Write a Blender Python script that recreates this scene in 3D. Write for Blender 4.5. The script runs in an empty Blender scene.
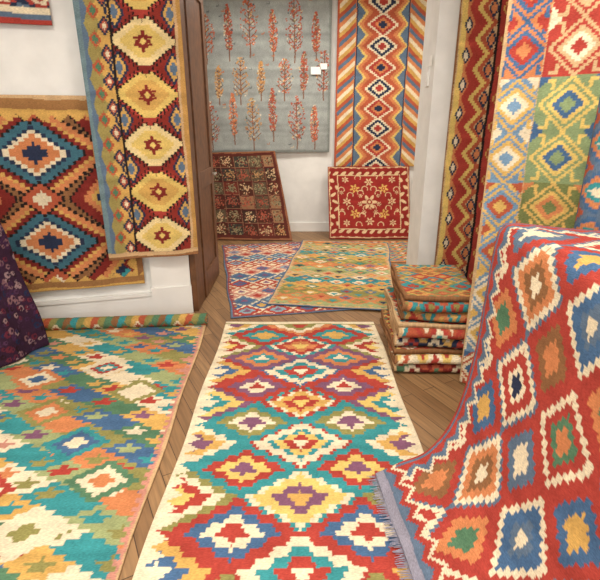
import bpy, math, random
import numpy as np
from mathutils import Vector

scene = bpy.context.scene
scene.view_settings.view_transform = 'Standard'
scene.view_settings.look = 'None'

# ---------------------------------------------------------------- colours
def S(r, g, b):
    f = lambda c: (c/12.92 if c <= 0.04045 else ((c+0.055)/1.055)**2.4)
    return (f(r/255), f(g/255), f(b/255))
CREAM=S(232,218,186); TEAL=S(44,148,156); RED=S(180,60,48); GOLD=S(214,168,78)
PURP=S(132,86,118); OLIVE=S(146,142,76); ORANGE=S(212,130,74); BLUE=S(70,108,152)
NAVY=S(46,56,84); DRED=S(136,42,36); YEL=S(228,196,98); GREEN=S(84,130,98)
LGREEN=S(158,170,114); BROWN=S(146,100,60); SKY=S(134,170,186); PINK=S(206,140,122)
GREY=S(158,166,166); BLACK=S(44,36,36); MAR=S(92,34,38); TAN=S(208,172,124)
SLATE=S(94,118,146); RUST=S(188,88,54)

# ---------------------------------------------------------------- materials
def nt(name):
    m = bpy.data.materials.new(name); m.use_nodes = True
    t = m.node_tree; b = t.nodes['Principled BSDF']
    return m, t, b

def plain(name, col, rough=0.6, var=0.04, nscale=6, bump=0.05):
    m, t, b = nt(name)
    n = t.nodes.new('ShaderNodeTexNoise'); n.inputs['Scale'].default_value = nscale
    n.inputs['Detail'].default_value = 6
    tc = t.nodes.new('ShaderNodeTexCoord')
    t.links.new(tc.outputs['Object'], n.inputs['Vector'])
    r = t.nodes.new('ShaderNodeValToRGB')
    r.color_ramp.elements[0].position = .3; r.color_ramp.elements[1].position = .7
    r.color_ramp.elements[0].color = tuple(max(0, c*(1-var*2)) for c in col)+(1,)
    r.color_ramp.elements[1].color = tuple(min(1, c*(1+var)) for c in col)+(1,)
    t.links.new(n.outputs['Fac'], r.inputs['Fac'])
    t.links.new(r.outputs['Color'], b.inputs['Base Color'])
    bp = t.nodes.new('ShaderNodeBump'); bp.inputs['Strength'].default_value = bump
    t.links.new(n.outputs['Fac'], bp.inputs['Height']); t.links.new(bp.outputs['Normal'], b.inputs['Normal'])
    b.inputs['Roughness'].default_value = rough
    return m

def wool():
    m, t, b = nt('woven_wool')
    at = t.nodes.new('ShaderNodeAttribute'); at.attribute_name = 'dye'
    uv = t.nodes.new('ShaderNodeUVMap'); uv.uv_map = 'weave'
    mp = t.nodes.new('ShaderNodeMapping'); mp.inputs['Scale'].default_value = (70, 300, 1)
    t.links.new(uv.outputs['UV'], mp.inputs['Vector'])
    n = t.nodes.new('ShaderNodeTexNoise'); n.inputs['Scale'].default_value = 1.0; n.inputs['Detail'].default_value = 4
    t.links.new(mp.outputs['Vector'], n.inputs['Vector'])
    n2 = t.nodes.new('ShaderNodeTexNoise'); n2.inputs['Scale'].default_value = 9; n2.inputs['Detail'].default_value = 4
    t.links.new(uv.outputs['UV'], n2.inputs['Vector'])
    mr = t.nodes.new('ShaderNodeMapRange'); mr.inputs['From Min'].default_value = .25; mr.inputs['From Max'].default_value = .75
    mr.inputs['To Min'].default_value = .70; mr.inputs['To Max'].default_value = 1.2
    t.links.new(n.outputs['Fac'], mr.inputs['Value'])
    mr2 = t.nodes.new('ShaderNodeMapRange'); mr2.inputs['From Min'].default_value = .3; mr2.inputs['From Max'].default_value = .7
    mr2.inputs['To Min'].default_value = .86; mr2.inputs['To Max'].default_value = 1.1
    t.links.new(n2.outputs['Fac'], mr2.inputs['Value'])
    mu = t.nodes.new('ShaderNodeMath'); mu.operation='MULTIPLY'
    t.links.new(mr.outputs['Result'],mu.inputs[0]); t.links.new(mr2.outputs['Result'],mu.inputs[1])
    vm = t.nodes.new('ShaderNodeVectorMath'); vm.operation = 'SCALE'
    t.links.new(at.outputs['Color'], vm.inputs[0]); t.links.new(mu.outputs[0], vm.inputs['Scale'])
    t.links.new(vm.outputs['Vector'], b.inputs['Base Color'])
    b.inputs['Roughness'].default_value = .95
    b.inputs['Specular IOR Level'].default_value = .12
    bp = t.nodes.new('ShaderNodeBump'); bp.inputs['Strength'].default_value = .5; bp.inputs['Distance'].default_value = .004
    t.links.new(n.outputs['Fac'], bp.inputs['Height']); t.links.new(bp.outputs['Normal'], b.inputs['Normal'])
    return m
WOOL = wool()

def floor_mat():
    m, t, b = nt('wood_plank_floor')
    tc = t.nodes.new('ShaderNodeTexCoord'); mp = t.nodes.new('ShaderNodeMapping')
    mp.inputs['Rotation'].default_value = (0, 0, math.radians(62))
    t.links.new(tc.outputs['Object'], mp.inputs['Vector'])
    br = t.nodes.new('ShaderNodeTexBrick'); br.inputs['Scale'].default_value = 1
    br.inputs['Brick Width'].default_value = .9; br.inputs['Row Height'].default_value = .085
    br.inputs['Mortar Size'].default_value = .0022; br.inputs['Bias'].default_value = 0
    br.inputs['Color1'].default_value = S(160,124,84)+(1,); br.inputs['Color2'].default_value = S(132,98,64)+(1,)
    br.inputs['Mortar'].default_value = S(74,50,32)+(1,)
    t.links.new(mp.outputs['Vector'], br.inputs['Vector'])
    m2 = t.nodes.new('ShaderNodeMapping'); m2.inputs['Scale'].default_value = (4, 60, 1)
    t.links.new(mp.outputs['Vector'], m2.inputs['Vector'])
    n = t.nodes.new('ShaderNodeTexNoise'); n.inputs['Scale'].default_value = 1; n.inputs['Detail'].default_value = 5
    t.links.new(m2.outputs['Vector'], n.inputs['Vector'])
    mr = t.nodes.new('ShaderNodeMapRange'); mr.inputs['From Min'].default_value=.25; mr.inputs['From Max'].default_value=.75
    mr.inputs['To Min'].default_value=.62; mr.inputs['To Max'].default_value=1.18
    t.links.new(n.outputs['Fac'], mr.inputs['Value'])
    vm = t.nodes.new('ShaderNodeVectorMath'); vm.operation='SCALE'
    t.links.new(br.outputs['Color'], vm.inputs[0]); t.links.new(mr.outputs['Result'], vm.inputs['Scale'])
    t.links.new(vm.outputs['Vector'], b.inputs['Base Color'])
    b.inputs['Roughness'].default_value = .5
    return m
FLOOR = floor_mat()
WHITE = plain('white_plaster', S(236,235,230), .8)
TRIM = plain('white_gloss_paint', S(238,236,230), .4, .02)
WOODM = plain('brown_wood', S(110,72,44), .45, .2, 14, .1)
PLAST = plain('white_plastic', S(240,240,236), .35, .01)
PAPER = plain('paper', S(245,244,238), .8, .01)
METAL = plain('brushed_metal', S(170,165,155), .35, .03)

# ---------------------------------------------------------------- mesh helpers
def mesh_obj(name, V, F, mat, parent=None):
    me = bpy.data.meshes.new(name); me.from_pydata(V, [], F); me.update()
    o = bpy.data.objects.new(name, me); scene.collection.objects.link(o)
    me.materials.append(mat)
    if parent: o.parent = parent
    return o

def boxes(name, L, mat, parent=None, bevel=0):
    V=[];F=[]
    for (x0,x1,y0,y1,z0,z1) in L:
        b=len(V)
        V+=[(x0,y0,z0),(x1,y0,z0),(x1,y1,z0),(x0,y1,z0),(x0,y0,z1),(x1,y0,z1),(x1,y1,z1),(x0,y1,z1)]
        F+=[tuple(b+i for i in f) for f in [(0,3,2,1),(4,5,6,7),(0,1,5,4),(1,2,6,5),(2,3,7,6),(3,0,4,7)]]
    o = mesh_obj(name,V,F,mat,parent)
    if bevel:
        md=o.modifiers.new('b','BEVEL'); md.width=bevel; md.segments=2
    return o

def prism(name, pts, z0, z1, mat):
    n=len(pts); V=[(x,y,z0) for x,y in pts]+[(x,y,z1) for x,y in pts]
    F=[tuple(range(n))[::-1], tuple(range(n,2*n))]+[(i,(i+1)%n,n+(i+1)%n,n+i) for i in range(n)]
    return mesh_obj(name,V,F,mat)

# ---------------------------------------------------------------- rug canvas
class Rug:
    """colours woven on a grid; sampled at the mesh vertices"""
    def __init__(s, w, h, res, bg, seed=1, wob=1.0):
        s.w,s.h=w,h
        s.nx=max(5,int(round(w/res))); s.ny=max(5,int(round(h/res)))
        xs=np.linspace(-w/2,w/2,s.nx); ys=np.linspace(0,h,s.ny)
        s.X,s.Y=np.meshgrid(xs,ys)
        s.img=np.empty((s.ny,s.nx,3)); s.img[:]=bg
        s.rng=random.Random(seed); s.np=np.random.RandomState(seed)
        ph=s.np.rand(4)*6
        x,y=s.X.copy(),s.Y.copy()
        s.Y=y+wob*(.005*np.sin(x*8+ph[0])+.002*np.sin(x*27+y*3+ph[1]))
        s.X=x+wob*(.005*np.sin(y*5+ph[2])+.002*np.sin(y*23+x*4+ph[3])+.0012*s.np.randn(s.ny,1))
    def p(s,m,c): s.img[m]=c
    def r(s,cx,cy,rx,ry,step=.02,tooth=.0,flat=0):
        dy=np.abs(s.Y-cy); row=np.floor(dy/step); q=row*step
        return np.maximum(np.abs(s.X-cx)-flat,0)/rx+q/ry+tooth*((row%2)-.5)
    def dia(s,cx,cy,rx,ry,cols,step=.02,tooth=0,flat=0):
        n=len(cols); R=s.r(cx,cy,rx,ry,step,tooth,flat)
        for i,c in enumerate(cols):
            if len(c)==2: s.p(R<=c[0],c[1])
            else: s.p(R<=1-i/n,c)
    def rect(s,x0,x1,y0,y1,c): s.p((s.X>=x0)&(s.X<x1)&(s.Y>=y0)&(s.Y<y1),c)
    def lattice(s,px,py,fn,step,tooth=.12,ox=0,oy=0,mask=None):
        row=np.floor((s.Y-oy)/step); Yq=(row+.5)*step
        x=(s.X-ox)/px; y=Yq/py
        ax=np.abs(x-np.round(x))*2; by=np.abs(y-np.round(y))*2
        r=ax+by+tooth*((row%2)-.5)
        inA=r<1
        ring=np.clip(np.where(inA,r,2-r),0,.9999)
        I=np.where(inA,np.round(x),np.floor(x)).astype(int); J=np.where(inA,np.round(y),np.floor(y)).astype(int)
        if mask is None: mask=np.ones_like(inA)
        key=(I+500)*100000+(J+500)*10+inA.astype(int)
        for k in np.unique(key):
            kk=int(k); a=kk%10; j=(kk//10)%10000-500; i=kk//100000-500
            mk=(key==k)&mask
            for thr,c in fn(a==1,i,j): s.p(mk&(ring<thr),c)
    def border(s,w,col,tooth=.0,step=.03,ends=True,endw=None):
        t=tooth*(np.floor(s.Y/step)%2)
        s.p(np.abs(s.X)>s.w/2-w-t,col)
        if ends:
            ew=w if endw is None else endw
            t=tooth*(np.floor(s.X/step)%2)
            s.p((s.Y<ew+t)|(s.Y>s.h-ew-t),col)
    def teeth(s,w,amp,per,col,step=.01):
        q=np.floor(s.Y/step)*step
        tri=np.abs(((q/per)%1)-.5)*2
        s.p(np.abs(s.X)>s.w/2-w-amp*tri,col)
    def finish(s):
        k=np.arange(0,s.ny+12,5)
        rows=1+.06*np.interp(np.arange(s.ny),k,s.np.randn(len(k)))
        s.img*=rows[:,None,None]
        s.img*=(1+.05*s.np.randn(s.ny,s.nx))[:,:,None]
        lum=(s.img@np.array([.3,.59,.11]))[...,None]
        s.img=(lum+(s.img-lum)*.88)*np.array([.97,.94,.89])
        s.img=np.clip(s.img,0.004,.95)

def build(name, R, pos, thick=.007, parent=None):
    R.finish()
    nx,ny=R.nx-1,R.ny-1
    U,V=np.meshgrid(np.linspace(0,1,nx+1),np.linspace(0,1,ny+1))
    P=np.stack(pos(U,V),-1).reshape(-1,3).astype(np.float32)
    j,i=np.meshgrid(np.arange(ny),np.arange(nx),indexing='ij')
    a=(j*(nx+1)+i); F=np.stack([a,a+1,a+nx+2,a+nx+1],-1).reshape(-1)
    me=bpy.data.meshes.new(name)
    me.vertices.add(len(P)); me.vertices.foreach_set('co',P.ravel())
    nf=nx*ny
    me.loops.add(nf*4); me.loops.foreach_set('vertex_index',F.astype(np.int32))
    me.polygons.add(nf); me.polygons.foreach_set('loop_start',np.arange(0,nf*4,4,dtype=np.int32))
    me.polygons.foreach_set('loop_total',np.full(nf,4,dtype=np.int32))
    me.update(calc_edges=True)
    ca=me.color_attributes.new('dye','FLOAT_COLOR','POINT')
    col=np.concatenate([R.img.reshape(-1,3),np.ones((len(P),1))],1)
    ca.data.foreach_set('color',col.astype(np.float32).ravel())
    uv=me.uv_layers.new(name='weave')
    UV=np.stack([U.ravel()*R.w,V.ravel()*R.h],-1)[F]
    uv.data.foreach_set('uv',UV.astype(np.float32).ravel())
    me.polygons.foreach_set('use_smooth',np.ones(nf,dtype=bool))
    me.materials.append(WOOL); me.validate(); me.update()
    o=bpy.data.objects.new(name,me); scene.collection.objects.link(o)
    md=o.modifiers.new('thickness','SOLIDIFY'); md.thickness=thick; md.offset=0
    if parent: o.parent=parent
    return o

def flatpos(x0,y0,ang,w,h,z,amp=.0012,bow=0):
    a=math.radians(ang); c,s_=math.cos(a),math.sin(a)
    def f(U,V):
        x=U*w; y=V*h; x=x+bow*np.sin(V*3.1)+.006*np.sin(V*17)
        return x0+x*c-y*s_, y0+x*s_+y*c, z+amp*(1+np.sin(x*9+y*5)*np.cos(y*7))
    return f

def hang(x0,y0,x1,y1,z0,z1,amp=.01,k=3,ph=0,sag=0):
    d=np.array([x1-x0,y1-y0]); L=np.hypot(*d); n=np.array([d[1],-d[0]])/L
    def f(U,V):
        o=amp*(np.sin(U*k*2*math.pi+ph+V*.8)*(1.1-V*.6)+.3*np.sin(V*11+U*3))
        return x0+d[0]*U+n[0]*o, y0+d[1]*U+n[1]*o, z0+(z1-z0)*V+sag*np.sin(U*7)*(1-V)
    return f

def smooth(pts,n=200):
    p=np.array(pts,float); p=np.vstack([2*p[0]-p[1],p,2*p[-1]-p[-2]])
    out=[]
    for i in range(1,len(p)-2):
        t=np.linspace(0,1,30,endpoint=False)[:,None]
        a,b,c,d=p[i-1],p[i],p[i+1],p[i+2]
        out.append(.5*((2*b)+(-a+c)*t+(2*a-5*b+4*c-d)*t**2+(-a+3*b-3*c+d)*t**3))
    out.append(p[-2][None]); q=np.vstack(out)
    return q
def resample(q,v):
    L=np.r_[0,np.cumsum(np.linalg.norm(np.diff(q,axis=0),axis=1))]; L/=L[-1]
    return np.stack([np.interp(v,L,q[:,k]) for k in range(q.shape[1])],-1)
def length(q): return float(np.linalg.norm(np.diff(q,axis=0),axis=1).sum())

def rings(cols):
    n=len(cols); return [(1.01-i/n,c) for i,c in enumerate(cols)]

# ================================================================ ROOM
boxes('floor',[(-2.9,2.4,-2,6.9,-.1,0)],FLOOR)
boxes('ceiling',[(-3.05,2.55,-2.15,7,3.1,3.2)],WHITE)
boxes('wall_back',[(-3.05,2.55,6.75,6.9,0,3.1)],WHITE)
boxes('wall_left',[(-3.05,-2.9,-2,6.75,0,3.1)],WHITE)
boxes('wall_right',[(2.4,2.55,-2,6.75,0,3.1)],WHITE)
boxes('wall_front',[(-3.05,-2.2,-2.15,-2,0,3.1),(1.8,2.55,-2.15,-2,0,3.1),(-2.2,1.8,-2.15,-2,2.6,3.1),(-2.2,1.8,-2.15,-2,0,.5)],WHITE)
boxes('added_window_1',[(-2.2,-2.14,-2.12,-2.03,.5,2.6),(1.74,1.8,-2.12,-2.03,.5,2.6),(-.23,-.17,-2.12,-2.03,.5,2.6),(-2.2,1.8,-2.12,-2.03,.5,.56),(-2.2,1.8,-2.12,-2.03,2.54,2.6)],WOODM)  # unseen window, added behind the camera so world light fills the room
WL=lambda x:3.94+.273*x
prism('wall_partition_left',[(-2.9,WL(-2.9)),(-.9,WL(-.9)),(-.9,3.95),(-2.9,3.4)],0,3.1,WHITE)
boxes('wall_partition_right',[(1.0,2.4,3.85,4.25,0,3.1)],WHITE)
boxes('wall_header',[(-.9,1.0,3.85,4.1,2.66,3.1)],WHITE)
def along(name,x0,x1,off,z0,z1,mat):
    nx,ny=.263,-.965
    return prism(name,[(x0,WL(x0)),(x0+nx*off,WL(x0)+ny*off),(x1+nx*off,WL(x1)+ny*off),(x1,WL(x1))],z0,z1,mat)
along('baseboard_left',-2.88,-1.2,.022,0,.17,TRIM)
along('trim_1',-2.88,-1.2,.035,.17,.20,TRIM)
along('trim_2',-1.2,-.91,.045,0,3.1,TRIM)
along('trim_3',-1.21,-.905,.06,0,.24,TRIM)
boxes('baseboard_back',[(-2.9,2.4,6.73,6.75,0,.13)],TRIM)
boxes('baseboard_right',[(1.0,2.4,3.83,3.85,0,.15)],TRIM)
boxes('trim_4',[(.985,1.0,3.86,4.24,0,.15)],TRIM)
boxes('door_frame',[(-.9,-.85,3.66,3.95,0,2.66),(-.9,1.0,3.80,3.85,2.62,2.70)],WOODM,bevel=.005)
door=bpy.data.objects.new('door_1',None); scene.collection.objects.link(door)
boxes('leaf',[(-.895,-.855,3.97,4.68,.01,2.6)],WOODM,door,.004)
boxes('stiles_and_rails',[(-.856,-.84,3.97,4.07,.01,2.6),(-.856,-.84,4.58,4.68,.01,2.6),
   (-.856,-.84,4.07,4.58,.01,.22),(-.856,-.84,4.07,4.58,.95,1.1),(-.856,-.84,4.07,4.58,2.45,2.6)],WOODM,door,.003)
boxes('handle',[(-.845,-.80,4.61,4.625,1.03,1.045),(-.81,-.798,4.51,4.625,1.03,1.047)],METAL,door,.003)

sw=bpy.data.objects.new('light_switch',None); scene.collection.objects.link(sw)
boxes('plate',[(.988,1.0,3.97,4.06,1.76,1.90)],PLAST,sw,.003)
boxes('rocker',[(.982,.99,3.995,4.035,1.795,1.865)],PLAST,sw,.003)
tag=boxes('paper_price_tag',[(.985,.99,3.9,3.95,1.90,1.97)],PAPER)

for i,(x,y,pw) in enumerate([(-1.1,1.3,45),(.7,1.5,46),(-.3,-.6,42),(-.4,5.4,44),(1.2,5.2,38)]):
    e=bpy.data.objects.new('ceiling_light',None); scene.collection.objects.link(e)
    boxes('housing',[(x-.33,x-.3,y-.33,y+.33,3.04,3.1),(x+.3,x+.33,y-.33,y+.33,3.04,3.1),(x-.3,x+.3,y-.33,y-.3,3.04,3.1),(x-.3,x+.3,y+.3,y+.33,3.04,3.1)],METAL,e)
    l=bpy.data.lights.new('lamp','AREA'); l.size=.6; l.energy=pw; l.color=(1,.93,.84)
    lo=bpy.data.objects.new('lamp',l); lo.location=(x,y,3.06); scene.collection.objects.link(lo); lo.parent=e
w=bpy.data.worlds.new('World'); scene.world=w; w.use_nodes=True
w.node_tree.nodes['Background'].inputs[0].default_value=(.98,.98,1,1)
w.node_tree.nodes['Background'].inputs[1].default_value=2.9

# ================================================================ CENTRE RUG
R=Rug(1.165,2.82,.0048,TEAL,3)
rng=random.Random(11)
C_=CREAM
centre={8:[ORANGE,C_,OLIVE,RED],
 7:[(1.01,TEAL),(.86,C_),(.74,RED),(.5,ORANGE),(.25,YEL)],
 6:[(1.01,BLUE),(.92,C_),(.66,TEAL),(.45,RED),(.2,C_)],
 5:[(1.01,TEAL),(.9,RED),(.76,C_),(.66,GOLD),(.42,RED),(.2,YEL)],
 4:[(1.01,RED),(.93,C_),(.66,TEAL),(.54,YEL),(.36,RED),(.17,C_)],
 3:[(1.01,TEAL),(.92,C_),(.8,YEL),(.5,PURP),(.24,GOLD)],
 2:[(1.01,RED),(.92,C_),(.66,TEAL),(.42,RED),(.18,C_)],
 1:[(1.01,ORANGE),(.85,GOLD),(.6,BLUE),(.25,GOLD)],0:[RED,C_,BLUE]}
def fn(A,i,j):
    if A and i==0:
        c=centre.get(j,[RED,CREAM,TEAL]); return c if len(c[0])==2 else rings(c)
    if A:
        return [[(1.01,TEAL),(.8,C_),(.6,GOLD),(.36,PURP)],[(1.01,PURP),(.8,YEL),(.5,TEAL),(.25,C_)],
                [(1.01,RED),(.8,GOLD),(.5,BLUE),(.25,C_)],[(1.01,OLIVE),(.8,C_),(.58,RED),(.3,YEL)]][j%4]
    # flanking serrated lozenges, row by row
    return {7:[(1.01,RED),(.66,TEAL),(.4,GOLD)],6:[(1.01,PURP),(.7,ORANGE),(.42,TEAL),(.2,C_)],
            5:[(1.01,RED),(.7,PURP),(.42,C_),(.2,RED)],4:[(1.01,TEAL),(.74,OLIVE),(.5,C_),(.3,PURP)],
            3:[(1.01,TEAL),(.74,RED),(.5,YEL),(.26,PURP)],2:[(1.01,RED),(.74,BLUE),(.5,C_),(.28,RED)],
            1:[(1.01,OLIVE),(.74,TEAL),(.5,GOLD),(.26,RED)]}.get(j,[(1.01,TEAL),(.6,RED),(.3,C_)])
R.lattice(.52,.355,fn,.0222,.07,0,-.095)
R.teeth(.026,.055,.075,CREAM,.0125)
R.border(.026,CREAM,.0,.03,True,.045)
R.rect(-.6,.6,2.765,2.778,OLIVE)
build('kilim_runner_rug',R,flatpos(-.578,.6,0,1.165,2.82,.006,.0015),.007)

# ================================================================ LEFT FLOOR RUG
R=Rug(1.45,2.75,.0056,TEAL,5)
def fn(A,i,j):
    rr=random.Random(i*97+j*13+A*7)
    fam=(i*2+j+(0 if A else 1))%8
    base=[CREAM,TEAL,LGREEN,ORANGE,OLIVE,BLUE,GREEN,GOLD][fam]
    nxt=[ORANGE,OLIVE,TEAL,BLUE,TEAL,LGREEN,ORANGE,PURP][fam]
    if A:
        if rr.random()<.3: return [(1.01,base),(.55,PURP if rr.random()<.5 else RED)]
        return [(1.01,base),(.5,rr.choice([nxt,CREAM,base]))]
    return [(1.01,base),(.45,rr.choice([OLIVE,TEAL,GOLD,base,base,PINK]))]
R.lattice(.25,.14,fn,.014,.2,.05,0)
def med(cx,cy,rx,ry,cols): R.dia(cx,cy,rx,ry,cols,.014,.06)
for cx,cy,c in [(.17,2.08,[CREAM,CREAM,RED,TEAL,CREAM]),(-.35,1.55,[BLUE,CREAM,TEAL]),(.28,1.32,[TEAL,BLUE,CREAM]),
                (-.02,1.02,[RED,CREAM,GOLD]),(.3,.78,[CREAM,CREAM,OLIVE]),(-.5,2.2,[GREEN,CREAM,GOLD]),(.45,1.78,[OLIVE,CREAM,CREAM]),(.1,.35,[TEAL,CREAM,RED]),
                (-.2,1.95,[ORANGE,CREAM,BLUE]),(.5,1.05,[GREEN,CREAM,ORANGE]),(-.1,.65,[PURP,GOLD,CREAM]),(.02,1.6,[OLIVE,ORANGE,CREAM])]:
    med(cx,cy,.16,.13,c)
R.p(R.X>.70-.02*(np.floor(R.Y/.025)%2),PINK); R.p(R.X>.712,TAN)
R.border(.012,TAN,0,.03,True,.03)
build('kilim_floor_rug',R,flatpos(-.60-1.45,.62-.06,2.6,1.45,2.75,.006,.002),.007)

def roll(name,R,p0,axis_len,ang,r,vertical=False,inner=.012,turns=3):
    a=math.radians(ang)
    def f(U,V):
        th=V*turns*2*math.pi; rad=inner+(r-inner)*V
        if vertical:
            return p0[0]+rad*np.cos(th)+0*U, p0[1]+rad*np.sin(th), p0[2]+U*axis_len+.01*V
        s=U*axis_len; q=rad*np.cos(th)
        return p0[0]+s*math.cos(a)-q*math.sin(a), p0[1]+s*math.sin(a)+q*math.cos(a), p0[2]+r+rad*np.sin(th)+.002
    return build(name,R,f,.006)
R=Rug(1.24,.8,.0065,OLIVE,9)
st_=(np.floor((R.X+.3*R.Y)/.05).astype(int)%7)
for k,c in enumerate([OLIVE,GREEN,BROWN,TEAL,OLIVE,GOLD,RUST]): R.p(st_==k,c)
for k in range(13):
    for m_ in range(6): R.dia(-.6+k*.1,m_*.14,.035,.04,[CREAM if (k+m_)%3==0 else GREEN,RUST],.013,.1)
roll('rolled_kilim',R,(-1.96,3.270,0.004),1.24,5,.050)

# ================================================================ WALL-HUNG RUGS, LEFT
R=Rug(1.10,1.40,.0058,BROWN,21)
X,Y=R.X,R.Y
for cy in (-.05,.60,1.25):
    for cx in (.44,-.58):
        R.dia(cx,cy+.1,.34,.36,[(1.0,BLACK),(.95,DRED),(.7,ORANGE),(.55,GOLD),(.45,NAVY),(.25,TEAL)],.026)
for cy in (.38,1.02):
    R.dia(-.08,cy,.50,.37,[(1.0,BLACK),(.95,ORANGE),(.82,GOLD),(.76,DRED),(.66,BLACK),(.62,S(60,110,130)),(.46,NAVY),(.40,CREAM),(.32,ORANGE),(.16,NAVY)],.026)
for cy in (.70,1.34,.06):
    R.dia(-.08,cy,.15,.12,[(1.0,BLACK),(.85,RUST),(.4,CREAM)],.022)
q=np.floor(Y/.0125)*.0125; tri=np.abs(((q/.11)%1)-.5)*2
R.p(np.abs(X)>.40+.05*tri,DRED); R.p(np.abs(X)>.425+.05*tri,GOLD); R.p(np.abs(X)>.50,BROWN)
q=np.floor(X/.0125)*.0125; tri=np.abs(((q/.11)%1)-.5)*2
R.p((Y<.06+.05*tri)|(Y>1.28-.05*tri),GOLD)
R.p((Y<.065)|(Y>1.31),S(166,118,66)); R.p((R.Y<.02),GOLD); R.p(R.Y>1.375,TAN)
def onwall(x0,x1,off): 
    n=(.263,-.965); return (x0+n[0]*off,WL(x0)+n[1]*off,x1+n[0]*off,WL(x1)+n[1]*off)
build('hanging_diamond_kilim',R,hang(*onwall(-2.30,-1.25,.055),.29,1.67,.006,2),.007)

R=Rug(.66,2.3,.0048,DRED,22)
X,Y=R.X,R.Y
R.p(X<-.12,GOLD)
q=np.floor(Y/.014)*.014; tri=np.abs(((q/.165)%1)-.5)*2
R.p((X<-.12)&(X<-.18-.06*tri),S(160,146,78))
R.p((X<-.285+.025*tri),SLATE)
R.p((X<-.30),S(112,140,150))
for k in range(14):
    y=.083+k*.165
    R.dia(-.165,y,.04,.055,[(1.0,NAVY),(.6,RUST),(.3,CREAM)],.014)
    R.dia(-.228,y+.083,.035,.045,[(1.0,RUST),(.5,GREEN)],.014)
fld=(X>-.125)
R.p(fld,S(146,46,36))
cx=.07
for k in range(8):
    y=.17+k*.33
    R.p(fld&(R.r(cx,y,.24,.20,.022)<1),BLACK)
    R.p(fld&(R.r(cx,y,.23,.19,.022)<1),RED if k%2 else DRED)
    R.p(fld&(R.r(cx,y,.175,.14,.018,0,.045)<1),BLACK)
    R.p(fld&(R.r(cx,y,.165,.132,.018,0,.04)<1),YEL if k%2 else S(236,212,150))
    R.p(fld&(R.r(cx,y,.115,.095,.016,0,.03)<1),GOLD if k%2 else YEL)
    R.p(fld&(R.r(cx,y,.045,.06,.013,.2,.0)<1),DRED)
    R.p(fld&(np.abs(X-cx)<.06)&(np.abs(np.abs(Y-y)-.022)<.007),DRED)
    R.p(fld&(R.r(cx,y,.02,.02,.007)<1),YEL)
    R.dia(-.10,y+.165,.06,.10,[(1.0,NAVY),(.7,GOLD),(.4,SLATE)],.02); R.dia(.255,y+.165,.06,.10,[(1.0,NAVY),(.7,GOLD),(.4,SLATE)],.02)
R.p((X>-.135)&(X<-.12),BLACK)
R.p(X>.28,TAN); R.p(X>.298,S(196,148,72))
R.p(Y<.05,TAN); R.p(Y<.02,BROWN)
build('hanging_medallion_kilim',R,hang(*onwall(-1.47,-.835,.135),.52,2.82,.012,1.5,1),.007)

R=Rug(.9,.9,.008,CREAM,23)
R.lattice(.2,.16,lambda A,i,j: rings([RED,CREAM,RED] if A else [NAVY,SLATE,CREAM]),.02,.1)
R.p(R.Y<.10,CREAM); R.p((R.Y<.06),SLATE); R.p((R.Y<.03),RED)
build('hanging_small_kilim',R,hang(*onwall(-2.55,-1.62,.05),2.09,2.95,.005,2),.007)

# ================================================================ BACK WALL
R=Rug(1.75,2.0,.0072,GREY,31)
X,Y=R.X,R.Y
R.img*= (1+.05*np.interp(Y,np.linspace(0,2,40),R.np.randn(40)))[:,:,None]
blot=np.sin(X*9+2*np.sin(Y*5))*np.sin(Y*7+1.5*np.sin(X*6)); R.img*=(1+.07*blot)[:,:,None]
rr=random.Random(4)
TK=S(134,90,68)
def tree(x,y,h,kind):
    R.p((np.abs(X-x)<.0075)&(Y>y)&(Y<y+h*.95),TK)
    c1=rr.choice([S(206,98,58),S(186,84,58),S(216,122,76),S(204,150,84)])
    for n in range(int(h*(300 if kind else 200))):
        t=rr.random(); yy=y+h*(.2+.8*t)
        wd=(.055 if kind else .115)*(math.sin(math.pi*min(1,t*.85+.12))**.7)
        xx=x+rr.uniform(-wd,wd)
        c=c1 if rr.random()<.75 else rr.choice([S(90,100,110),S(215,186,130),S(120,125,96),S(228,216,190)])
        R.p((np.abs(X-xx)<.0085)&(np.abs(Y-yy)<.0085),c)
    for n in range(7):
        yy=y+h*(.22+.1*n); sx=(.05 if kind else .10)*(1-n/9)
        R.p((np.abs((Y-yy)-np.abs(X-x)*.9)<.006)&(np.abs(X-x)<sx),TK)
for rown,(y0,h) in enumerate([(.05,.78),(.62,.70),(1.15,.80)]):
    n=6
    for k in range(n):
        x=-.72+k*.28+(.13 if rown%2 else 0)+rr.uniform(-.03,.03)
        tree(x,y0+rr.uniform(-.04,.10),h*rr.uniform(.7,1),(k+rown)%2)
for n in range(60):
    x=rr.uniform(-.8,.8); y=rr.uniform(.05,1.95)
    c=rr.choice([S(110,118,122),S(200,186,160),S(190,120,84)])
    R.p((np.abs(X-x)<.02)&(np.abs(Y-y)<.006),c); R.p((np.abs(X-x-.015)<.005)&(np.abs(Y-y-.01)<.012),c)
R.border(.03,S(136,144,142),0)
build('hanging_tree_of_life_carpet',R,hang(-1.33,6.70,.40,6.70,1.11,3.05,.008,2),.009)
ptag=bpy.data.objects.new('price_tag',None); scene.collection.objects.link(ptag)
boxes('label',[(.14,.27,6.67,6.674,2.08,2.17)],PAPER,ptag)
boxes('small_label',[(.26,.35,6.67,6.674,2.14,2.21)],PAPER,ptag)

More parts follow.
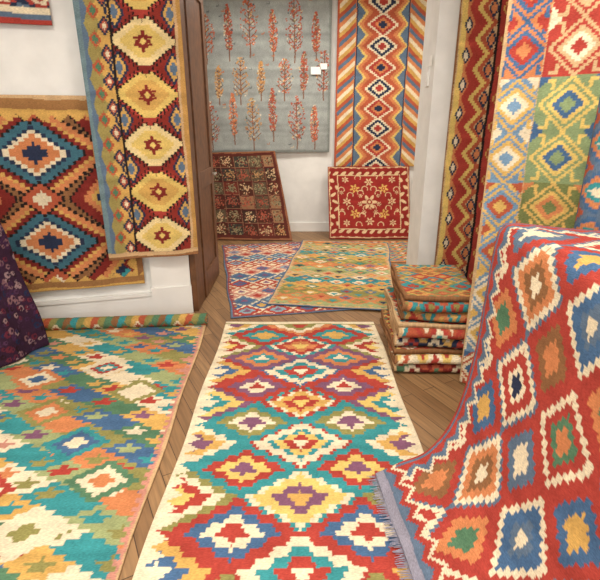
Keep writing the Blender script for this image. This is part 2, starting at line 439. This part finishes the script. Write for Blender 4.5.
R=Rug(1.15,2.15,.0075,ORANGE,32); X,Y=R.X,R.Y
ax=np.abs(X)
st=(np.floor((Y+ax*.9)/.055).astype(int)%5)
for k,c in enumerate([ORANGE,SLATE,RUST,GOLD,CREAM]): R.p((ax>.34)&(st==k),c)
R.p((ax>.55),RUST)
R.p(ax<.33,RUST)
q=np.floor(Y/.02)*.02
tri=np.abs(((q/.25)%1)-.5)*2
R.p((ax<.33)&(ax>.13+.12*tri),ORANGE); R.p((ax<.33)&(ax>.18+.12*tri),YEL); R.p((ax<.33)&(ax>.22+.10*tri),SLATE); 
for k in range(10):
    R.dia(0,.0+k*.25,.19,.14,[(1.0,CREAM),(.8,RED if k%2 else NAVY),(.5,ORANGE if k%2 else CREAM),(.28,NAVY if k%2 else RED)],.02,0)
R.p((ax>.318)&(ax<.333),NAVY)
build('hanging_striped_kilim',R,hang(.47,6.70,1.62,6.70,.92,3.05,.012,3),.008)

DR2=S(154,38,32)
R=Rug(1.12,1.05,.007,DR2,33); X,Y=R.X,R.Y
CR=S(220,188,142)
def ros(cx,cy,r,c,n=6,ph=0):
    dx=np.abs(X)-cx; dy=Y-cy; th=np.arctan2(dy,dx); d=np.hypot(dx,dy)
    R.p(d<r*(.7+.3*np.cos(n*th+ph)),c)
    R.p(d<r*.35,DR2); R.p(d<r*.18,c)
for (cx,cy,r) in [(0,.53,.11),(.2,.35,.07),(.2,.72,.07),(.31,.53,.06),(.0,.25,.06),(0,.82,.06),(.32,.22,.05),(.32,.85,.05),(.13,.5,.035),(.12,.62,.03),(.08,.38,.035),(.38,.40,.03),(.38,.66,.03)]: ros(cx,cy,r,CR if r!=.07 else GOLD,6,cx*9)
for cx,cy in [(.1,.33),(.12,.66),(.26,.62),(.26,.43),(.15,.2),(.15,.88),(.38,.35),(.38,.7),(.05,.44),(.06,.72)]:
    R.p((np.abs(np.hypot(np.abs(X)-cx,Y-cy)-.04)<.0055)&((Y-cy)>-.02),CR)
b=np.maximum(np.abs(X),np.abs(Y-.525)+.035)
R.p((b>.42)&(b<.432),CR)
bb=(b>.432); R.p(bb,S(146,36,30))
R.p(bb&(np.abs(np.sin(X*30+1.2*np.sin(Y*24))*np.cos(Y*30))>.62),CR)
R.p(b>.538,CR); R.p(b>.548,DR2)
def quad(TL,TR,BL,BR,bulge=.02,ph=0):
    TL,TR,BL,BR=map(np.array,(TL,TR,BL,BR))
    def f(U,V):
        P=[BL[k]*(1-U)*(1-V)+BR[k]*U*(1-V)+TL[k]*(1-U)*V+TR[k]*U*V for k in range(3)]
        P[1]=P[1]+bulge*np.sin(V*math.pi)+.008*np.sin(U*9+ph)*np.sin(V*math.pi)
        return P[0],P[1],P[2]
    return f
build('red_floral_carpet',R,quad((.38,6.64,.92),(1.50,6.64,.93),(.40,6.22,.012),(1.50,6.22,.012),.03),.012)

R=Rug(1.15,1.2,.0075,MAR,34); X,Y=R.X,R.Y
rr=random.Random(8)
for i in range(6):
    for j in range(6):
        x=-.48+i*.19; y=.12+j*.19
        bg=rr.choice([S(84,46,36),S(70,48,42),S(96,80,60),S(156,112,78),S(116,50,40),S(64,62,56)])
        R.rect(x-.085,x+.085,y-.085,y+.085,bg)
        fc=rr.choice([S(210,176,130),S(176,86,62),S(196,146,90),S(146,134,98)])
        for n in range(80):
            a=rr.uniform(0,6.28); d=rr.uniform(0,.085)
            R.p((np.abs(X-x-d*math.cos(a))<.007)&(np.abs(Y-y-d*math.sin(a))<.007),fc if rr.random()<.6 else rr.choice([S(100,100,78),S(150,64,48),S(66,44,40)]))
R.p((np.abs((X+.575)%.19)<.006)|(np.abs((Y+.16)%.19)<.006),S(150,110,76))
R.border(.06,S(96,44,36)); R.border(.02,S(150,96,64))
build('maroon_garden_carpet',R,quad((-1.5,6.64,1.10),(-.34,6.64,1.13),(-1.35,6.2,.012),(-.10,6.12,.012),.06),.012)

# ================================================================ BACK ROOM FLOOR RUGS
R=Rug(1.05,2.42,.007,PINK,41)
def fn(A,i,j):
    rr=random.Random(i*i+j*3+A*2); 
    return [(1.01,CREAM),(.8,[RUST,BLUE,PINK][j%3]),(.4,[CREAM,GOLD,RED][j%3])] if A else [(1.01,[RED,SLATE,PINK][j%3]),(.6,rr.choice([SKY,BLUE,CREAM])),(.3,PURP)]
R.lattice(.26,.24,fn,.02,.06)
R.border(.03,S(150,70,74),.02); R.border(.014,SLATE)
build('pink_blue_kilim',R,flatpos(-.56,3.5,10.5,1.05,2.42,.005,.0012),.006)
R=Rug(1.15,1.05,.008,GOLD,42)
R.lattice(.24,.2,lambda A,i,j: rings([GOLD,RED,CREAM] if A else [TEAL,ORANGE,SLATE]),.02,.06)
R.border(.03,ORANGE)
build('gold_teal_kilim',R,flatpos(.42,5.12,0,1.15,.98,.005,.0012),.006)
R=Rug(1.12,2.35,.0065,OLIVE,43)
def fn(A,i,j):
    rr=random.Random(i*7+j*5+A*3)
    fam=[LGREEN,ORANGE,OLIVE,GOLD,TEAL,TAN][(j)%6]
    return [(1.01,fam),(.7,rr.choice([GOLD,OLIVE,CREAM,GREEN])),(.35,rr.choice([ORANGE,NAVY,TEAL,CREAM]))] if A else [(1.01,fam),(.6,rr.choice([ORANGE,LGREEN,SLATE])),(.3,RED if rr.random()<.3 else GOLD)]
R.lattice(.22,.17,fn,.017,.1)
R.border(.03,TAN,.018); R.border(.014,SLATE)
build('green_orange_kilim',R,flatpos(-.29,3.78,-8,1.12,2.35,.017,.0012),.007)

# ================================================================ RIGHT WALL KILIM
R=Rug(.62,2.8,.0055,RED,51); X,Y=R.X,R.Y
q=np.floor(Y/.018)*.018
tri=np.abs(((q/.20)%1)-.5)*2
R.p(X<-.02,TAN)
R.p((X<-.02)&(X<-.10+.09*tri),RUST); R.p((X<-.02)&(X<-.14+.09*tri),YEL); R.p((X<-.02)&(X<-.18+.09*tri),RED); R.p((X<-.02)&(X<-.235+.05*tri),ORANGE); R.p((X<-.25),YEL)
for k in range(15): R.dia(-.235,k*.20,.03,.05,[(1.0,NAVY),(.5,CREAM)],.018)
R.p((X<.0)&(X>-.02),BLACK)
R.p((X>0),RED)
for k in range(15):
    R.dia(-.05,.1+k*.20,.035,.06,[(1.0,NAVY),(.6,ORANGE)],.018)
    for s_ in (0,1):
        R.dia(.09+.15*s_,.1+k*.2,.075,.095,[(1.0,GOLD),(.82,RUST),(.55,NAVY),(.3,CREAM)],.018)
R.p(X<-.292,TAN)
R.border(.01,BROWN)
build('hanging_red_kilim',R,hang(1.13,3.80,1.72,3.80,.17,2.95,.008,2),.007)

# ================================================================ PATCHWORK HANGING
R=Rug(.86,2.8,.005,GOLD,52); X,Y=R.X,R.Y
xb=[-.43,-.25,.03,.31,.6]; zb=[0,.22,.70,1.18,1.665,2.14,2.8]
PB=S(112,150,184); SAGE=S(136,158,110); MUS=S(220,178,86)
cols={ (0,5):(ORANGE,YEL,RUST),(1,5):(RED,CREAM,ORANGE),(2,5):(SKY,MUS,BLUE),(3,5):(MUS,RUST,CREAM),
 (0,4):(ORANGE,BLUE,RED),(1,4):(RED,TAN,CREAM),(2,4):(RED,CREAM,ORANGE),(3,4):(BLUE,MUS,RED),
 (0,3):(PB,MUS,CREAM),(1,3):(SAGE,YEL,BLUE),(2,3):(BLUE,CREAM,RED),(3,3):(MUS,RUST,CREAM),
 (0,2):(MUS,PB,RUST),(1,2):(S(120,130,74),MUS,ORANGE),(2,2):(ORANGE,BLUE,NAVY),(3,2):(RUST,CREAM,BLUE),
 (0,1):(PB,CREAM,MUS),(1,1):(MUS,RUST,CREAM),(2,1):(RUST,MUS,BLUE),(3,1):(SAGE,MUS,RED),
 (0,0):(RUST,CREAM,BLUE),(1,0):(MUS,BLUE,RED),(2,0):(SAGE,CREAM,RED),(3,0):(MUS,RED,NAVY)}
for i in range(4):
    for j in range(6):
        x0,x1,y0,y1=xb[i],xb[i+1],zb[j],zb[j+1]; a,b_,c=cols[(i,j)]
        R.rect(x0,x1,y0,y1,a)
        mx=(x0+x1)/2
        nn=max(1,round((y1-y0)/.24)); hh=(y1-y0)/nn
        inb=(X>=x0)&(X<x1)&(Y>=y0)&(Y<y1)
        for k in range(nn):
            my=y0+hh*(k+.5)
            r_=R.r(mx,my,.125,.12,.012,0)
            R.p(inb&(r_<1)&(r_>.84),b_)
            R.p(inb&(r_<.7)&(r_>.5),b_); R.p(inb&(r_<.5),c); R.p(inb&(r_<.25),a)
            for sy in (-1,1):
                R.p(inb&(np.abs(np.abs(X-mx)-.075)<.008)&(np.abs(Y-my-sy*.085)<.022),b_)
                R.p(inb&(np.abs(np.abs(X-mx)-.09)<.02)&(np.abs(Y-my-sy*.102)<.007),b_)
            for cxx in (x0,x1):
                R.p(inb&(R.r(cxx,my+hh/2,.05,.05,.012)<1),c)
        R.p((np.abs(X-x0)<.004)&inb,TAN)
R.p(X<-.418,TAN)
build('hanging_patchwork_kilim',R,hang(.975,2.52,1.75,2.14,.012,2.85,.018,2.2,.4),.007)

# ================================================================ FOLDED STACKS
def folded(name,seed,x0,x1,y0,y1,z0,layers,gap,ang=0,pal=None,res=.011,parent=None,pivot=None):
    pts=[]; r=gap/2
    for L in range(layers):
        z=z0+gap*(L+.5)
        ya,yb=(y1-r,y0+r) if L%2==0 else (y0+r,y1-r)
        for t in np.linspace(0,1,12): pts.append((ya+(yb-ya)*t,z+.002*math.sin(t*9+L+seed)))
        if L<layers-1:
            sgn=-1 if L%2==0 else 1
            for t in np.linspace(-math.pi/2,math.pi/2,9)[1:-1]:
                pts.append((yb+sgn*r*1.3*math.cos(t),z+r+r*math.sin(t)))
    q=np.array(pts); Lg=length(q)
    R=Rug(x1-x0,Lg,res,RED,seed)
    pal=pal or [RED,ORANGE,CREAM,TEAL,GREEN,GOLD,NAVY,BROWN,RED,DRED]
    def fn(A,i,j):
        rr=random.Random(seed*100+(i*i if A else abs(i+.5)*9)+j*17); a,b,c=rr.sample(pal,3); return [(1.01,a),(.6,b),(.3,c)]
    R.lattice(.15,.13,fn,.014,.08)
    R.border(.012,rng.choice([RUST,TAN,BROWN]),.008,.03)
    a=math.radians(ang); px,py=pivot or ((x0+x1)/2,(y0+y1)/2)
    def f(U,V):
        p=resample(q,V.ravel()).reshape(V.shape+(2,))
        x=x0+(x1-x0)*U+.006*np.sin(V*25+seed); y=p[...,0]+.008*np.sin(U*6+seed); z=p[...,1]
        dx,dy=x-px,y-py
        return px+dx*math.cos(a)-dy*math.sin(a), py+dx*math.sin(a)+dy*math.cos(a), z
    return build(name,R,f,gap*.86,parent)

z=.004
specs=[(.62,1.13,2.62,3.3,2,-4),(.60,1.10,2.60,3.3,3,-2),(.63,1.13,2.63,3.32,2,-6),(.62,1.10,2.61,3.3,3,-3),(.66,1.14,2.64,3.35,2,-7),(.65,1.12,2.62,3.33,3,-4)]
pals=[[RED,CREAM,RUST,GREEN,DRED],[RUST,YEL,CREAM,GREEN,RED],[RED,NAVY,CREAM,GOLD],[TEAL,RUST,CREAM,RED,GREEN],[RED,ORANGE,GOLD,TEAL],[ORANGE,RED,OLIVE,RUST,TEAL,GOLD]]
st=bpy.data.objects.new('stack_of_folded_rugs',None); scene.collection.objects.link(st)
for k,(x0,x1,y0,y1,n,a) in enumerate(specs):
    folded('folded_rug_%d'%(k+1),60+k,x0,x1,y0,y1,z,n,.033,a,pals[k],.006,st)
    z+=n*.033+.003

# ================================================================ RIGHT PILE + DRAPED RUG
pile=bpy.data.objects.new('pile_of_folded_rugs',None); scene.collection.objects.link(pile)
z=.004
for k in range(12):
    folded('folded_rug_%d'%(k+1),80+k,.965+.01*(k%3),1.62,.6+.02*(k%2),1.90-.01*(k%3),z,4,.0205,0,None,.016,pile); z+=.0855

Fp=smooth([(.334,1.685,.021),(.46,1.76,.024),(.60,1.81,.06),(.73,1.87,.22),(.81,1.92,.50),(.845,1.965,.75),(.862,1.995,1.0),(.88,1.998,1.07),(.93,1.985,1.09),(1.15,1.90,1.082),(1.58,1.76,1.078)])
Np=smooth([(.46,.50,.021),(.57,.50,.024),(.68,.50,.06),(.79,.50,.22),(.86,.50,.50),(.895,.50,.75),(.91,.50,1.0),(.94,.50,1.06),(1.0,.50,1.075),(1.2,.50,1.078),(1.6,.50,1.075)])
Lf=length(Fp)
R=Rug(1.36,Lf,.0046,RED,71); X,Y=R.X,R.Y
def fn(A,i,j):
    if A:
        return [[(1.01,RED),(.9,CREAM),(.72,RED),(.48,GREEN),(.28,ORANGE)],
                [(1.01,SLATE),(.9,CREAM),(.72,RED),(.42,CREAM),(.26,NAVY)],
                [(1.01,RED),(.9,CREAM),(.72,BLUE),(.4,SLATE),(.2,CREAM)],
                [(1.01,SLATE),(.9,CREAM),(.72,ORANGE),(.48,BROWN),(.24,CREAM)]][(i+2*j)%4]
    return [[(1.01,RED),(.66,ORANGE),(.36,GREEN)],[(1.01,RED),(.66,SLATE),(.36,CREAM)],[(1.01,RED),(.66,BROWN),(.36,ORANGE)],[(1.01,RED),(.66,BLUE),(.36,GOLD)]][(i*2+j)%4]
R.lattice(.32,.40,fn,.025,.03,.02,.06)
q=np.floor(Y/.0125)*.0125; tri=np.abs(((q/.10)%1)-.5)*2
R.p(X>.545+.06*tri,CREAM); R.p(X>.57+.05*tri,SLATE); R.p(X>.61+.03*tri,RED); R.p(X>.655,SLATE); R.p(X>.668,RED)
q=np.floor(X/.0125)*.0125; tri=np.abs(((q/.10)%1)-.5)*2
R.p(Y<.11+.05*tri,CREAM); R.p(Y<.09+.05*tri,RED); R.p(Y<.06+.04*tri,SLATE); R.p(Y<.045,S(146,146,166))
def f(U,V):
    a=resample(Np,V.ravel()).reshape(V.shape+(3,)); b=resample(Fp,V.ravel()).reshape(V.shape+(3,))
    P=a*(1-U[...,None])+b*U[...,None]
    h=np.clip((V-.18)/.3,0,1)*np.clip((.78-V)/.2,0,1)
    wv=.010*(1+np.sin(U*13+V*4))*h
    lift=.006*(1+np.sin(U*21))*np.clip(.2-V,0,.2)*5
    return P[...,0]-wv, P[...,1], P[...,2]+lift
dr=build('draped_kilim',R,f,.008)
V=[];F=[]
rr=random.Random(2)
A0=np.array((.46,.50)); A1=np.array((.334,1.685))
for k in range(260):
    t=k/260; p=A0*(1-t)+A1*t; l=rr.uniform(.025,.045); dy=rr.uniform(-.01,.01); b=len(V)
    zt=.0165
    V+=[(p[0]+.004,p[1],zt+.008),(p[0]+.004,p[1]+.0032,zt+.008),(p[0]-l,p[1]+dy+.0025,zt),(p[0]-l,p[1]+dy,zt)]
    F.append((b,b+3,b+2,b+1))
mesh_obj('fringe',V,F,plain('fringe_yarn',S(140,138,154),.9,.1,40),dr)

R=Rug(1.63,2.2,.007,SLATE,72)
R.lattice(.2,.22,lambda A,i,j: rings([BLUE,ORANGE,TEAL,CREAM] if A else [SLATE,RUST,BLUE]),.018,.05)
roll('rolled_rug',R,(1.345,2.09,.01),1.61,0,.105,True,.02,4)

# ================================================================ LEFT DARK DRAPED TEXTILE
p2=bpy.data.objects.new('pile_of_folded_rugs',None); scene.collection.objects.link(p2)
z=.02
for k in range(11):
    folded('folded_rug_%d'%(k+1),100+k,-2.75,-2.18,2.45,2.88,z,4,.0205,0,None,.016,p2); z+=.0855
Fp=smooth([(-1.78,3.0,.02),(-1.80,2.99,.25),(-1.86,2.97,.55),(-1.90,2.96,.85),(-1.97,2.95,1.02),(-2.12,2.94,1.07),(-2.7,2.94,1.07)])
Np=smooth([(-2.02,2.40,.02),(-2.03,2.40,.25),(-2.05,2.40,.55),(-2.07,2.40,.85),(-2.1,2.40,1.0),(-2.2,2.40,1.065),(-2.72,2.40,1.07)])
R=Rug(.75,length(Fp),.006,S(60,36,60),73); X,Y=R.X,R.Y
rr=random.Random(3)
for n in range(900):
    x=rr.uniform(-.4,.4); y=rr.uniform(0,R.h); r=rr.uniform(.006,.024)
    R.p((np.hypot(X-x,Y-y)<r)&(np.hypot(X-x-r*.3,Y-y)>r*.45),rr.choice([S(70,40,76),S(110,40,60),S(40,48,84),S(140,100,110),S(50,30,40),S(84,50,84),S(160,130,136)]))
def f(U,V):
    a=resample(Np,V.ravel()).reshape(V.shape+(3,)); b=resample(Fp,V.ravel()).reshape(V.shape+(3,))
    P=a*(1-U[...,None])+b*U[...,None]
    return P[...,0]+.03*np.sin(U*13+V*2)*np.clip(.6-V,0,.6), P[...,1], P[...,2]
build('draped_purple_textile',R,f,.01)

# ================================================================ CAMERA
cd=bpy.data.cameras.new('camera'); cd.sensor_fit='HORIZONTAL'; cd.sensor_width=36; cd.lens=36*470/600
cam=bpy.data.objects.new('camera',cd); scene.collection.objects.link(cam)
cam.location=(0,0,1.5); cam.rotation_euler=(math.radians(90-19.67),0,0); cd.clip_start=.05
scene.camera=cam
